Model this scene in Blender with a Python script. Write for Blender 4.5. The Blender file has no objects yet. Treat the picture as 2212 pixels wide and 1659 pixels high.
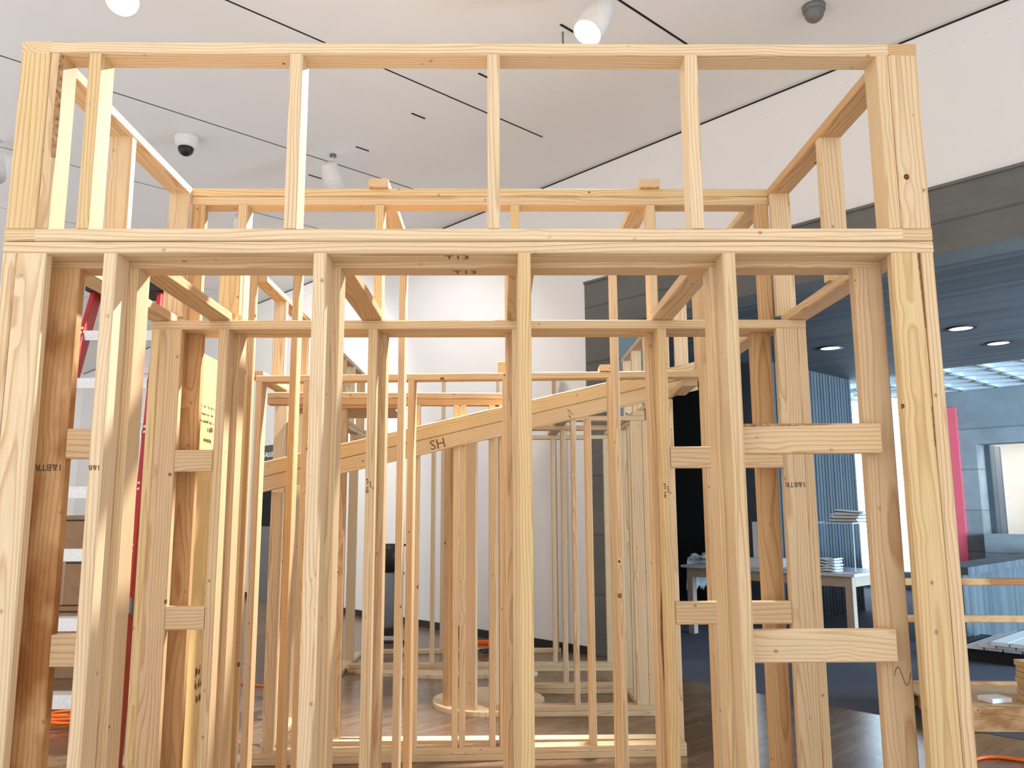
import bpy, bmesh, math, random
from mathutils import Vector, Matrix
random.seed(7)
scene = bpy.context.scene
C = scene.collection

# ------------------------------------------------------------------ camera
H = 1.48                                    # lens height above the floor (m)
cam_d = bpy.data.cameras.new('camera'); cam = bpy.data.objects.new('camera', cam_d); C.objects.link(cam)
cam_d.sensor_fit = 'HORIZONTAL'; cam_d.sensor_width = 36.0
cam_d.lens = 36.0 * 1754.2 / 2212.0
cam_d.clip_start = 0.05; cam_d.clip_end = 200
r = Vector((0.9998993, -0.01333825, -0.00484608)); u = Vector((0.00277091, -0.15141118, 0.98846698)); f = Vector((0.01391817, 0.98838087, 0.15135897))
cam.matrix_world = Matrix(((r.x, u.x, -f.x, 0), (r.y, u.y, -f.y, 0), (r.z, u.z, -f.z, H), (0, 0, 0, 1)))
scene.camera = cam

# ------------------------------------------------------------------ world, exposure
w = bpy.data.worlds.new('world'); scene.world = w; w.use_nodes = True
bg = w.node_tree.nodes['Background']; bg.inputs[0].default_value = (1.0, 0.985, 0.97, 1); bg.inputs[1].default_value = 1.6
scene.view_settings.view_transform = 'Standard'; scene.view_settings.look = 'None'
scene.view_settings.exposure = -0.14; scene.view_settings.gamma = 1.0; scene.view_settings.use_curve_mapping = False

# the gallery stands at an angle to the timber frames: U runs away to the right, V away to the left
U = Vector((0.7395, 0.6732, 0)); V = Vector((-0.6732, 0.7395, 0)); RZ = math.atan2(U.y, U.x)
def ab(a, b, z=0.0): return U * a + V * b + Vector((0, 0, z))

# lights: daylight of the tall hall window, an added side fill, the far room's lamp
def area(name, loc, rot, sx, sy, power, col):
    l = bpy.data.lights.new(name, 'AREA'); l.shape = 'RECTANGLE'; l.size = sx; l.size_y = sy; l.energy = power; l.color = col
    o = bpy.data.objects.new(name, l); C.objects.link(o); o.location = loc; o.rotation_euler = rot; return o
hall_window = area('hall_window_daylight', ab(15.2, 8.1, 2.1), (math.pi / 2, 0, RZ + math.pi / 2), 3.4, 3.4, 260, (0.60, 0.82, 1.0))
side_fill = area('side_hall_fill', ab(9.6, -4.6, 1.6), (math.pi / 2 + .12, 0, RZ - math.pi * .22), 4.0, 2.6, 2600, (0.52, 0.77, 1.0))  # added fill from out of view for the hall; no window stands there
room_lamp = area('lit_room_lamp', ab(16.6, 3.7, 2.9), (0, 0, RZ), .8, 1.6, 60, (1.0, .90, .80))  # unseen warm lamp inside the room beyond the far doorway
LAMPS = []                                   # spot lamps are built further down with their cans

# ------------------------------------------------------------------ materials
def new_mat(name):
    m = bpy.data.materials.new(name); m.use_nodes = True
    nt = m.node_tree; return m, nt, nt.nodes['Principled BSDF']
def N(nt, t, **kw):
    n = nt.nodes.new(t)
    for k, v in kw.items(): setattr(n, k, v)
    return n
def math_n(nt, op, a, b=None, c=None):
    n = N(nt, 'ShaderNodeMath', operation=op)
    for i, v in enumerate((a, b, c)):
        if v is None: continue
        if isinstance(v, (int, float)): n.inputs[i].default_value = v
        else: nt.links.new(v, n.inputs[i])
    return n.outputs[0]
def vmath(nt, op, a, b=None):
    n = N(nt, 'ShaderNodeVectorMath', operation=op)
    for i, v in enumerate((a, b)):
        if v is None: continue
        if isinstance(v, (tuple, list)): n.inputs[i].default_value = v
        else: nt.links.new(v, n.inputs[i])
    return n
def mix(nt, fac, a, b, blend='MIX'):
    n = N(nt, 'ShaderNodeMix', data_type='RGBA', blend_type=blend)
    if isinstance(fac, (int, float)): n.inputs[0].default_value = fac
    else: nt.links.new(fac, n.inputs[0])
    for i, v in ((6, a), (7, b)):
        if isinstance(v, (tuple, list)): n.inputs[i].default_value = (*v[:3], 1)
        else: nt.links.new(v, n.inputs[i])
    return n.outputs[2]
def ramp(nt, fac, stops):
    n = N(nt, 'ShaderNodeValToRGB'); e = n.color_ramp.elements
    e[0].position = stops[0][0]; e[0].color = (*stops[0][1], 1)
    e[1].position = stops[-1][0]; e[1].color = (*stops[-1][1], 1)
    for p, c in stops[1:-1]:
        x = e.new(p); x.color = (*c, 1)
    nt.links.new(fac, n.inputs[0]); return n.outputs[0]
def noise(nt, vec, scale, detail=3, rough=.55, dist=0):
    n = N(nt, 'ShaderNodeTexNoise'); n.inputs['Scale'].default_value = scale; n.inputs['Detail'].default_value = detail
    n.inputs['Roughness'].default_value = rough; n.inputs['Distortion'].default_value = dist
    nt.links.new(vec, n.inputs['Vector']); return n.outputs[0]
def bump(nt, bsdf, h, s, d=.01):
    b = N(nt, 'ShaderNodeBump'); b.inputs['Strength'].default_value = s; b.inputs['Distance'].default_value = d
    nt.links.new(h, b.inputs['Height']); nt.links.new(b.outputs[0], bsdf.inputs['Normal'])

def lumber():
    """softwood: growth rings round a pith beside the board, fibre, knots; the object's colour tints the board"""
    m, nt, bs = new_mat('softwood_lumber')
    tc = N(nt, 'ShaderNodeTexCoord'); oi = N(nt, 'ShaderNodeObjectInfo'); rnd = oi.outputs['Random']
    r2 = math_n(nt, 'FRACT', math_n(nt, 'MULTIPLY', rnd, 17.31)); r3 = math_n(nt, 'FRACT', math_n(nt, 'MULTIPLY', rnd, 53.7))
    off = N(nt, 'ShaderNodeCombineXYZ')
    nt.links.new(math_n(nt, 'MULTIPLY_ADD', r2, .14, -.07), off.inputs[0])
    nt.links.new(math_n(nt, 'MULTIPLY_ADD', r3, .09, .02), off.inputs[1])
    nt.links.new(math_n(nt, 'MULTIPLY', rnd, 61.0), off.inputs[2])
    P = vmath(nt, 'ADD', tc.outputs['Object'], off.outputs[0]).outputs[0]
    # knots: round spots set out along the board
    Ps = vmath(nt, 'MULTIPLY', P, (8.0, 8.0, 4.2)).outputs[0]
    vo = N(nt, 'ShaderNodeTexVoronoi'); vo.inputs['Scale'].default_value = 1.0; nt.links.new(Ps, vo.inputs['Vector'])
    d = vmath(nt, 'MULTIPLY', vmath(nt, 'SUBTRACT', Ps, vo.outputs['Position']).outputs[0], (1 / 8.0, 1 / 8.0, 1 / 4.6)).outputs[0]
    kd = vmath(nt, 'LENGTH', d).outputs['Value']
    sep = N(nt, 'ShaderNodeSeparateColor'); nt.links.new(vo.outputs['Color'], sep.inputs[0])
    size = math_n(nt, 'MULTIPLY_ADD', sep.outputs[0], .0165, -.0030)
    rel = math_n(nt, 'DIVIDE', kd, math_n(nt, 'MAXIMUM', size, .0006))
    # rings
    low = noise(nt, vmath(nt, 'MULTIPLY', P, (5, 5, .75)).outputs[0], 1.0, 2)
    low2 = noise(nt, vmath(nt, 'MULTIPLY', P, (22, 22, 3.0)).outputs[0], 1.0, 2)
    flat = vmath(nt, 'LENGTH', vmath(nt, 'MULTIPLY', P, (1, 1, 0)).outputs[0]).outputs['Value']
    rad = math_n(nt, 'ADD', flat, math_n(nt, 'MULTIPLY', low, .075))
    rad = math_n(nt, 'ADD', rad, math_n(nt, 'MULTIPLY', low2, .005))
    pull = N(nt, 'ShaderNodeMapRange'); pull.inputs[1].default_value = 0; pull.inputs[2].default_value = .05; pull.inputs[3].default_value = .010; pull.inputs[4].default_value = 0
    nt.links.new(kd, pull.inputs[0])
    rad = math_n(nt, 'ADD', rad, math_n(nt, 'MULTIPLY', pull.outputs[0], sep.outputs[0]))
    ring = math_n(nt, 'FRACT', math_n(nt, 'MULTIPLY', rad, math_n(nt, 'MULTIPLY_ADD', r3, 80, 62)))
    col = ramp(nt, ring, [(0, (.738, .572, .372)), (.55, (.712, .532, .326)), (.86, (.545, .345, .178)), (1, (.725, .553, .352))])
    big = noise(nt, vmath(nt, 'MULTIPLY', P, (9, 9, 1.1)).outputs[0], 1.0, 3)
    col = mix(nt, math_n(nt, 'MULTIPLY', ramp(nt, big, [(.38, (0, 0, 0)), (.72, (1, 1, 1))]), .45), col, (.742, .592, .405))
    fib = noise(nt, vmath(nt, 'MULTIPLY', P, (420, 420, 7)).outputs[0], 1.0, 2)
    col = mix(nt, .22, col, ramp(nt, fib, [(.3, (.42, .42, .42)), (.62, (1, 1, 1))]), 'MULTIPLY')
    # resin streaks and blue-brown stain in places
    st = noise(nt, vmath(nt, 'MULTIPLY', P, (60, 60, 2.2)).outputs[0], 1.0, 3)
    col = mix(nt, ramp(nt, st, [(.68, (0, 0, 0)), (.80, (.6, .6, .6))]), col, (.36, .19, .085))
    kc = ramp(nt, rel, [(0, (.24, .11, .05)), (.5, (.34, .17, .08)), (.8, (.07, .03, .013)), (1.0, (.12, .055, .025))])
    inside = ramp(nt, rel, [(.95, (1, 1, 1)), (1.25, (0, 0, 0))])
    col = mix(nt, inside, col, kc)
    # pin knots and nail holes
    Pq = vmath(nt, 'MULTIPLY', P, (14.0, 14.0, 7.0)).outputs[0]
    v2 = N(nt, 'ShaderNodeTexVoronoi'); v2.inputs['Scale'].default_value = 1.0; nt.links.new(Pq, v2.inputs['Vector'])
    d2 = vmath(nt, 'LENGTH', vmath(nt, 'MULTIPLY', vmath(nt, 'SUBTRACT', Pq, v2.outputs['Position']).outputs[0], (1 / 14.0, 1 / 14.0, 1 / 9.0)).outputs[0]).outputs['Value']
    col = mix(nt, ramp(nt, d2, [(.0026, (1, 1, 1)), (.0046, (0, 0, 0))]), col, (.13, .06, .03))
    blot = noise(nt, vmath(nt, 'MULTIPLY', P, (6, 6, 3.2)).outputs[0], 1.0, 3)
    bl = math_n(nt, 'MULTIPLY', ramp(nt, blot, [(.42, (0, 0, 0)), (.58, (1, 1, 1))]), math_n(nt, 'SUBTRACT', 1.0, oi.outputs['Alpha']))
    tint = mix(nt, bl, oi.outputs['Color'], (.93, .74, .56))
    col = mix(nt, 1.0, col, tint, 'MULTIPLY')
    nt.links.new(col, bs.inputs['Base Color']); bs.inputs['Roughness'].default_value = .58; bs.inputs['Specular IOR Level'].default_value = .25
    bump(nt, bs, fib, .10, .002)
    return m
def plain(name, col, rough=.6, metal=0.0, var=.06, scale=30, spec=.4, bmp=0):
    m, nt, bs = new_mat(name); tc = N(nt, 'ShaderNodeTexCoord')
    n = noise(nt, tc.outputs['Object'], scale, 4)
    a = tuple(c * (1 - var) for c in col); b = tuple(min(1, c * (1 + var)) for c in col)
    nt.links.new(ramp(nt, n, [(.3, a), (.7, b)]), bs.inputs['Base Color'])
    bs.inputs['Roughness'].default_value = rough; bs.inputs['Metallic'].default_value = metal; bs.inputs['Specular IOR Level'].default_value = spec
    if bmp: bump(nt, bs, n, bmp)
    return m
def emit(name, col, s):
    m, nt, bs = new_mat(name); bs.inputs['Base Color'].default_value = (*col, 1)
    bs.inputs['Emission Color'].default_value = (*col, 1); bs.inputs['Emission Strength'].default_value = s; return m
def concrete(name, col, board_axis=0, width=.12, contrast=.35, rough=.8):
    """board-formed concrete: shutter-board bands across one local axis, blotches and pores"""
    m, nt, bs = new_mat(name); tc = N(nt, 'ShaderNodeTexCoord'); P = tc.outputs['Object']
    sx = N(nt, 'ShaderNodeSeparateXYZ'); nt.links.new(P, sx.inputs[0]); c = sx.outputs[board_axis]
    k = math_n(nt, 'DIVIDE', c, width); cell = math_n(nt, 'FLOOR', k); fr = math_n(nt, 'FRACT', k)
    wn = N(nt, 'ShaderNodeTexWhiteNoise', noise_dimensions='1D'); nt.links.new(cell, wn.inputs['W'])
    sc = [26, 26, 26]
    for i in range(3):
        if i != board_axis: sc[i] = 1.3
    grain = noise(nt, vmath(nt, 'MULTIPLY', P, tuple(sc)).outputs[0], 1.0, 4, .6)
    blot = noise(nt, P, 1.3, 4, .6)
    v = math_n(nt, 'ADD', math_n(nt, 'MULTIPLY', wn.outputs[0], contrast), math_n(nt, 'MULTIPLY', grain, contrast * 1.3))
    v = math_n(nt, 'ADD', v, math_n(nt, 'MULTIPLY', blot, .55))
    dk = tuple(x * .45 for x in col); lt = tuple(min(1, x * 1.35) for x in col)
    cc = ramp(nt, v, [(.25, dk), (1.05, lt)])
    gap = ramp(nt, fr, [(0, (.5, .5, .5)), (.05, (1, 1, 1))])
    cc = mix(nt, 1.0, cc, gap, 'MULTIPLY')
    nt.links.new(cc, bs.inputs['Base Color']); bs.inputs['Roughness'].default_value = rough
    bump(nt, bs, math_n(nt, 'ADD', grain, math_n(nt, 'MULTIPLY', wn.outputs[0], .8)), .5, .01)
    return m
def parquet():
    m, nt, bs = new_mat('parquet_floor'); tc = N(nt, 'ShaderNodeTexCoord')
    mp = N(nt, 'ShaderNodeMapping'); mp.inputs['Rotation'].default_value = (0, 0, math.radians(0)); nt.links.new(tc.outputs['Object'], mp.inputs[0])
    br = N(nt, 'ShaderNodeTexBrick'); br.inputs['Scale'].default_value = 1; br.inputs['Mortar Size'].default_value = .0012
    br.inputs['Brick Width'].default_value = .42; br.inputs['Row Height'].default_value = .062; br.offset = .37
    br.inputs['Color1'].default_value = (.150, .090, .052, 1); br.inputs['Color2'].default_value = (.245, .150, .088, 1); br.inputs['Mortar'].default_value = (.05, .025, .012, 1)
    nt.links.new(mp.outputs[0], br.inputs['Vector'])
    g = noise(nt, vmath(nt, 'MULTIPLY', mp.outputs[0], (6, 90, 1)).outputs[0], 1, 4)
    col = mix(nt, .5, br.outputs['Color'], ramp(nt, g, [(.3, (.45, .45, .45)), (.7, (1, 1, 1))]), 'MULTIPLY')
    dust = noise(nt, mp.outputs[0], 1.1, 5, .65)
    col = mix(nt, ramp(nt, dust, [(.42, (0, 0, 0)), (.75, (.42, .42, .42))]), col, (.28, .205, .15))
    nt.links.new(col, bs.inputs['Base Color']); bs.inputs['Roughness'].default_value = .24; bs.inputs['Specular IOR Level'].default_value = .5
    return m
def acrylic():
    m, nt, bs = new_mat('clear_acrylic'); bs.inputs['Base Color'].default_value = (.93, .97, 1, 1)
    bs.inputs['Transmission Weight'].default_value = 1; bs.inputs['Roughness'].default_value = .02; bs.inputs['IOR'].default_value = 1.12
    return m
WOOD = lumber()
BARK = plain('bark_edge', (.40, .235, .12), .9, var=.5, scale=70, bmp=.6)
WHITE = plain('white_wall_paint', (.79, .785, .785), .75, var=.012, scale=3)
CEIL = plain('white_ceiling_paint', (.84, .835, .84), .8, var=.012, scale=2)
GAPSHADE = plain('recess_shade', (.015, .014, .013), .9)  # near-black colour standing in for shade in slots and the wall-top recess
BLACK = plain('black_plastic', (.012, .012, .013), .45)
BASEB = plain('black_baseboard', (.014, .013, .013), .5)
FLOOR = parquet()
CARPET = plain('blue_grey_carpet', (.105, .108, .135), .95, var=.22, scale=260, spec=.1, bmp=.3)
CONC = concrete('grey_concrete_beam', (.20, .20, .19), 2, .6, .10)
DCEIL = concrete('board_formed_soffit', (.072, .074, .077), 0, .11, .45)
CORR = concrete('ribbed_concrete', (.085, .098, .108), 0, .085, .40)
FARC = concrete('pale_concrete', (.50, .54, .55), 2, .7, .05)
COFF = plain('pale_coffer_concrete', (.62, .66, .68), .8)
BLACKW = plain('black_paint_and_door_shade', (.006, .006, .006), .8)  # black wall, and the painted dark of the far-left doorway
RED = plain('red_fibreglass', (.36, .022, .020), .42, var=.10, scale=12)
ALU = plain('brushed_aluminium', (.66, .66, .67), .38, metal=.55, var=.08, scale=60)
ORANGE = plain('orange_cable_jacket', (.86, .15, .015), .45)
CARD = plain('brown_cardboard', (.36, .22, .125), .85, var=.10, scale=9)
CANW = plain('white_lamp_enamel', (.74, .71, .68), .45)
GREYP = plain('grey_plastic', (.16, .165, .17), .5)
TABLE = plain('pale_table_wood', (.46, .36, .27), .6, var=.08, scale=8)
PLASTIC = plain('crumpled_poly_film', (.72, .76, .80), .22, var=.10, scale=14, bmp=.8)
PAPER = plain('white_paper', (.82, .83, .84), .8, var=.03)
PINK = plain('pink_panel_paint', (.88, .13, .17), .6, var=.04, scale=4)
INK = plain('black_ink', (.10, .065, .04), .8)
PENC = plain('pencil_mark', (.16, .10, .06), .9)
CREAM = plain('warm_white_plaster', (.86, .76, .66), .8, var=.03, scale=3)
YELL = plain('yellow_lumber_ends', (.52, .37, .13), .7, var=.18, scale=14)
LENS = emit('lit_lamp_lens', (1.0, .97, .93), 16)
DLENS = emit('lit_downlight', (.72, .90, 1.0), 3.5)
WINP = emit('daylit_window_pane', (.80, .92, 1.0), 2.2)
WLET = plain('white_lettering', (.85, .85, .83), .7)

# ------------------------------------------------------------------ builders
def link(name, me, mat, parent=None):
    o = bpy.data.objects.new(name, me); C.objects.link(o)
    if mat is not None and not me.materials: me.materials.append(mat)
    if parent is not None: o.parent = parent
    return o
def from_bm(name, bm, mat, parent=None, smooth=False):
    me = bpy.data.meshes.new(name); bm.normal_update(); bm.to_mesh(me); bm.free()
    if smooth:
        for p in me.polygons: p.use_smooth = True
    return link(name, me, mat, parent)
def tag(o, label=None, cat=None, group=None, kind=None):
    if label: o['label'] = label
    if cat: o['category'] = cat
    if group: o['group'] = group
    if kind: o['kind'] = kind
    return o
def empty(name, loc=(0, 0, 0), rz=0.0):
    o = bpy.data.objects.new(name, None); C.objects.link(o); o.location = loc; o.rotation_euler = (0, 0, rz); o.empty_display_size = .1; return o
def thing(name, label, cat, loc=(0, 0, 0), rz=0.0, group=None):
    return tag(empty(name, loc, rz), label, cat, group)
def box_bm(bm, x0, x1, y0, y1, z0, z1, M=None):
    vs = [bm.verts.new((x, y, z)) for z in (z0, z1) for y in (y0, y1) for x in (x0, x1)]
    for q in ((0, 2, 3, 1), (4, 5, 7, 6), (0, 1, 5, 4), (2, 6, 7, 3), (0, 4, 6, 2), (1, 3, 7, 5)): bm.faces.new([vs[i] for i in q])
    if M is not None: bmesh.ops.transform(bm, matrix=M, verts=vs)
    return vs
def box(name, parent, mat, x0, x1, y0, y1, z0, z1, bev=0.0, M=None):
    bm = bmesh.new(); box_bm(bm, x0, x1, y0, y1, z0, z1)
    if bev: bmesh.ops.bevel(bm, geom=bm.edges[:], offset=bev, segments=2, affect='EDGES', profile=.6)
    o = from_bm(name, bm, mat, parent)
    if M is not None: o.matrix_basis = M
    return o
def tube_bm(bm, pts, rad, seg=10, cap=True):
    pts = [Vector(p) for p in pts]; rings = []
    up = Vector((0, 0, 1))
    for i, p in enumerate(pts):
        t = (pts[min(i + 1, len(pts) - 1)] - pts[max(i - 1, 0)]).normalized()
        a = t.cross(up) if abs(t.z) < .95 else t.cross(Vector((1, 0, 0))); a.normalize(); b = t.cross(a)
        rr = rad[i] if isinstance(rad, (list, tuple)) else rad
        rings.append([bm.verts.new(p + (a * math.cos(k * 2 * math.pi / seg) + b * math.sin(k * 2 * math.pi / seg)) * rr) for k in range(seg)])
    for A, B in zip(rings, rings[1:]):
        for k in range(seg): bm.faces.new((A[k], A[(k + 1) % seg], B[(k + 1) % seg], B[k]))
    if cap: bm.faces.new(rings[0][::-1]); bm.faces.new(rings[-1])
def tube(name, parent, mat, pts, rad, seg=10, smooth=True):
    bm = bmesh.new(); tube_bm(bm, pts, rad, seg); bmesh.ops.recalc_face_normals(bm, faces=bm.faces[:]); return from_bm(name, bm, mat, parent, smooth)

TINTS = {'pale': (1.10, 1.12, 1.15), 'warm': (1.0, .97, .92), 'tan': (.97, .91, .85), 'brown': (.86, .72, .58), 'stain': (.55, .32, .165), 'yellow': (1.04, .99, .82), 'plain': (1.03, 1.02, 1.0), 'grey': (.91, .87, .84)}
def board(name, parent, x0, x1, y0, y1, z0, z1, tint=None, wane=0.0, side=None):
    """one stick of sawn lumber: eased edges, slightly uneven, grain along its length; wane = bark edge depth"""
    d = [x1 - x0, y1 - y0, z1 - z0]; ax = d.index(max(d)); L = d[ax]
    if ax == 2: W, T, R3 = d[0], d[1], Matrix.Identity(3)
    elif ax == 0: W, T, R3 = d[2], d[1], Matrix(((0, 0, 1), (0, 1, 0), (-1, 0, 0)))
    else: W, T, R3 = d[0], d[2], Matrix(((1, 0, 0), (0, 0, 1), (0, -1, 0)))
    n = max(2, int(L / .11)) if wane else max(1, int(L / .45)); e = .0032
    bm = bmesh.new(); rings = []; ph = random.random() * 9; side = random.randrange(4) if side is None else side
    for i in range(n + 1):
        z = -L / 2 + L * i / n; ring = []
        for k, (sx, sy) in enumerate(((1, 1), (-1, 1), (-1, -1), (1, -1))):
            c = e + random.random() * .0012
            if wane and k == side: c = e + wane * max(0, math.sin(z * 3.1 + ph) * .6 + math.sin(z * 9.7 + ph * 2) * .35 + .15) + random.random() * wane * .12
            j = (random.random() - .5) * .0007
            a = (sx * (W / 2 - c), sy * T / 2); b = (sx * W / 2, sy * (T / 2 - min(c, T * .4)))
            if sx * sy < 0: a, b = b, a
            ring += [bm.verts.new((b[0] + j, b[1], z)), bm.verts.new((a[0], a[1] + j, z))]
        rings.append(ring)
    for A, B in zip(rings, rings[1:]):
        for k in range(8):
            fc_ = bm.faces.new((A[k], A[(k + 1) % 8], B[(k + 1) % 8], B[k]))
            if wane and k == 2 * side and ((A[k].co - A[k + 1].co).length + (B[k].co - B[k + 1].co).length) / 2 > .0095: fc_.material_index = 1
    bm.faces.new(rings[0][::-1]); bm.faces.new(rings[-1])
    bmesh.ops.recalc_face_normals(bm, faces=bm.faces[:])
    o = from_bm(name, bm, WOOD, parent); o.data.materials.append(BARK)
    M = R3.to_4x4(); M.translation = ((x0 + x1) / 2, (y0 + y1) / 2, (z0 + z1) / 2); o.matrix_basis = M
    t = TINTS[tint] if tint else TINTS[random.choice(('plain', 'plain', 'warm', 'pale', 'tan', 'plain', 'warm'))]
    v = 1 + (random.random() - .5) * .07
    o.color = (t[0] * v, t[1] * v, t[2] * v, 0.0 if tint == 'stain' else 1.0)
    return o
T_, W_ = .038, .089
def studs(p, xs, y0, z0, z1, tints=None, depth=W_, wane=()):
    out = []
    for i, x in enumerate(xs):
        out.append(board('stud', p, x, x + T_, y0, y0 + depth, z0, z1, (tints or {}).get(i), .016 if i in wane else 0))
    return out
def text_mesh(name, s, size, mat, parent, M, ext=.0003):
    cu = bpy.data.curves.new('lettering', 'FONT'); cu.body = s; cu.size = size; cu.align_x = 'CENTER'; cu.align_y = 'CENTER'; cu.extrude = ext; cu.resolution_u = 2
    t = bpy.data.objects.new('lettering_tmp', cu); C.objects.link(t)
    bpy.context.view_layer.update()
    me = bpy.data.meshes.new_from_object(t.evaluated_get(bpy.context.evaluated_depsgraph_get()))
    bpy.data.objects.remove(t); bpy.data.curves.remove(cu)
    me.materials.clear(); me.materials.append(mat)
    o = link(name, me, mat, parent); o.matrix_basis = M; return o
def face_front(x, y, z, roll=0.0):
    """matrix that stands lettering up on a face that looks toward -Y"""
    return Matrix.Translation((x, y, z)) @ Matrix.Rotation(math.pi / 2, 4, 'X') @ Matrix.Rotation(roll, 4, 'Z')
def on_part(part, M):                         # world/wall matrix -> the part's local matrix
    return part.matrix_basis.inverted() @ M
def stroke(name, parent, pts, mat, rad=.0011):
    bm = bmesh.new(); tube_bm(bm, pts, rad, 5); return from_bm(name, bm, mat, parent)

# ================================================================== the setting
WA = 6.43                                    # the long gallery wall lies at this distance along U
CZ = 5.18                                    # ceiling height
def st(o, name=None): o['kind'] = 'structure'; return o
fl = st(box('floor', None, FLOOR, -.7, 7.0, -.7, 24.2, -.06, 0)); fl.rotation_euler = (0, 0, RZ)
cp = st(box('floor_carpet', None, CARPET, 6.12, 18.2, -6, 5.28, -.05, .003)); cp.rotation_euler = (0, 0, RZ)
cq = st(box('floor_side_hall', None, CARPET, 7.05, 18.2, 5.285, 10, -.05, .003)); cq.rotation_euler = (0, 0, RZ)
# ceiling: plaster bays, a dark strip as shade in each lighting slot
ce = st(empty('ceiling', (0, 0, CZ), RZ))
slots = [-.46, 1.5, 3.46, 5.42, 7.39, 9.35, 11.31, 13.27, 15.23, 17.2, 19.2, 21.2]
edges = [-6.0] + slots + [24.0]
for i in range(len(edges) - 1):
    box('ceiling_panel', ce, CEIL, -9, 5.52, edges[i] + (.014 if i else 0), edges[i + 1] - (.014 if i < len(edges) - 2 else 0), 0, .06)
box('ceiling_panel', ce, CEIL, 5.52, WA, -6, 24, 0, .06)
for b in slots: box('slot_shade', ce, GAPSHADE, -9, 5.518, b - .0135, b + .0135, .006, .05)  # dark strip almost flush with the plaster, in place of the slot's shade
k = 0
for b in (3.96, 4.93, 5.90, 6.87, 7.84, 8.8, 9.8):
    bm = bmesh.new(); box_bm(bm, 4.24, 4.40, b - .011, b + .011, -.003, .002); from_bm('air_slot_shade', bm, GAPSHADE, ce)  # dark bars instead of real holes, their shade given as colour
# long white wall with the opening to the concrete side hall on its near half
BO = 5.70                                    # the opening reaches from far on the right up to here
wl = st(empty('wall_right', (0, 0, 0), RZ))
box('wall_panel', wl, WHITE, WA, WA + .35, 13.25, 24, 0, CZ)
box('wall_panel', wl, WHITE, WA, WA + .35, BO, 12.45, 0, CZ)
box('wall_panel', wl, WHITE, WA, WA + .35, 12.45, 13.25, 2.56, CZ)
box('wall_panel', wl, WHITE, WA, WA + .35, -6, BO, 3.90, CZ)
box('reveal_shade', wl, GAPSHADE, WA - .004, WA, -6, 24, CZ - .022, CZ - .006)  # dark bar painted in for the shadow line under the ceiling
box('picture_line', wl, CEIL, WA - .007, WA, -6, 24, CZ - .20, CZ - .19)
bb = st(empty('baseboard_right', (0, 0, 0), RZ))
box('board', bb, BASEB, WA - .015, WA, BO, 12.45, 0, .085); box('board', bb, BASEB, WA - .015, WA, 13.25, 24, 0, .085)
wb = st(box('wall_back', None, WHITE, -9, WA, 24.0, 24.3, 0, CZ)); wb.rotation_euler = (0, 0, RZ)
# doorway at the far left, a grey fascia with lettering over it
dr = st(empty('door_1', (0, 0, 0), RZ))
box('fascia', dr, plain('grey_fascia', (.10, .098, .09), .7), WA - .02, WA + .30, 12.45, 13.25, 2.18, 2.56)
box('opening_shade', dr, BLACKW, WA + .03, WA + .06, 12.451, 13.249, 0, 2.179)  # black sheet in place of the unlit space behind the doorway
box('grey_panel', dr, GREYP, WA + .005, WA + .025, 12.46, 13.24, 0, 1.2)
tm = Matrix.Translation((WA - .024, 12.90, 2.395)) @ Matrix.Rotation(-math.pi / 2, 4, 'Z') @ Matrix.Rotation(math.pi / 2, 4, 'X')
text_mesh('lettering', 'E GALLERY', .118, WLET, dr, tm, .004)
# concrete beam over the opening and the pier that carries it
cb = st(empty('wall_beam', (0, 0, 0), RZ))
box('beam', cb, CONC, WA - .01, WA + .34, -6, BO, 3.37, 3.90)
box('drip_edge', cb, CONC, WA - .03, WA - .01, -6, BO, 3.875, 3.90)
box('pier', cb, CONC, WA - .01, WA + .6, BO - .42, BO, 0, 3.37)
# side hall: board-formed soffit, black wall, ribbed wall, coffered skylight, far wall
so = st(empty('ceiling_side_hall', (0, 0, 0), RZ))
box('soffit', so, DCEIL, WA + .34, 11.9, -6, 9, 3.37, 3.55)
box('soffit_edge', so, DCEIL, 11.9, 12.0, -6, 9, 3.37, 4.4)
wk = st(empty('wall_black', (0, 0, 0), RZ))
box('wall_panel', wk, BLACKW, 9.25, 9.4, 5.75, 9, 0, 3.37)
box('wall_panel', wk, BLACKW, WA + .34, 9.4, 8.8, 9, 0, 3.37)
wr = st(empty('wall_ribbed', (0, 0, 0), RZ))
box('wall_panel', wr, CORR, 9.5, 12.0, 5.36, 5.70, 0, 3.37)
for i in range(28):
    a = 9.5 + i * .0895
    box('rib', wr, CORR, a, a + .06, 5.348, 5.36, 0, 3.37)
wf = st(empty('wall_far', (0, 0, 0), RZ))
FA = 15.5
box('wall_panel', wf, FARC, FA, FA + .4, 4.79, 5.80, 0, 4.6)
box('wall_panel', wf, FARC, FA, FA + .4, 2.5, 4.79, 2.54, 4.6)
box('wall_panel', wf, FARC, FA, FA + .4, -6, 2.5, 0, 4.6)
box('wall_panel', wf, FARC, FA, FA + .4, 5.80, 10, 3.95, 4.6)
box('sill', wf, FARC, FA, FA + .4, 5.80, 10, 0, .3)
box('doorway_return', wf, CORR, FA + .4, FA + 1.0, 4.70, 4.79, 0, 2.54)
box('parapet', wf, FARC, FA - .3, FA - .1, -2, 4.70, 0, 1.02)
wi = st(empty('window_1', (0, 0, 0), RZ))
box('pane', wi, WINP, FA + .2, FA + .22, 5.80, 10, .3, 3.95)
for b in (5.80, 8.1, 9.9): box('mullion', wi, FARC, FA + .1, FA + .2, b, b + .08, .3, 3.95)
wc = st(box('wall_lit_room', None, CREAM, FA + 2.2, FA + 2.3, -6, 10, 0, 4.85)); wc.rotation_euler = (0, 0, RZ)
cf = st(empty('ceiling_coffers', (0, 0, 0), RZ))
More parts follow.
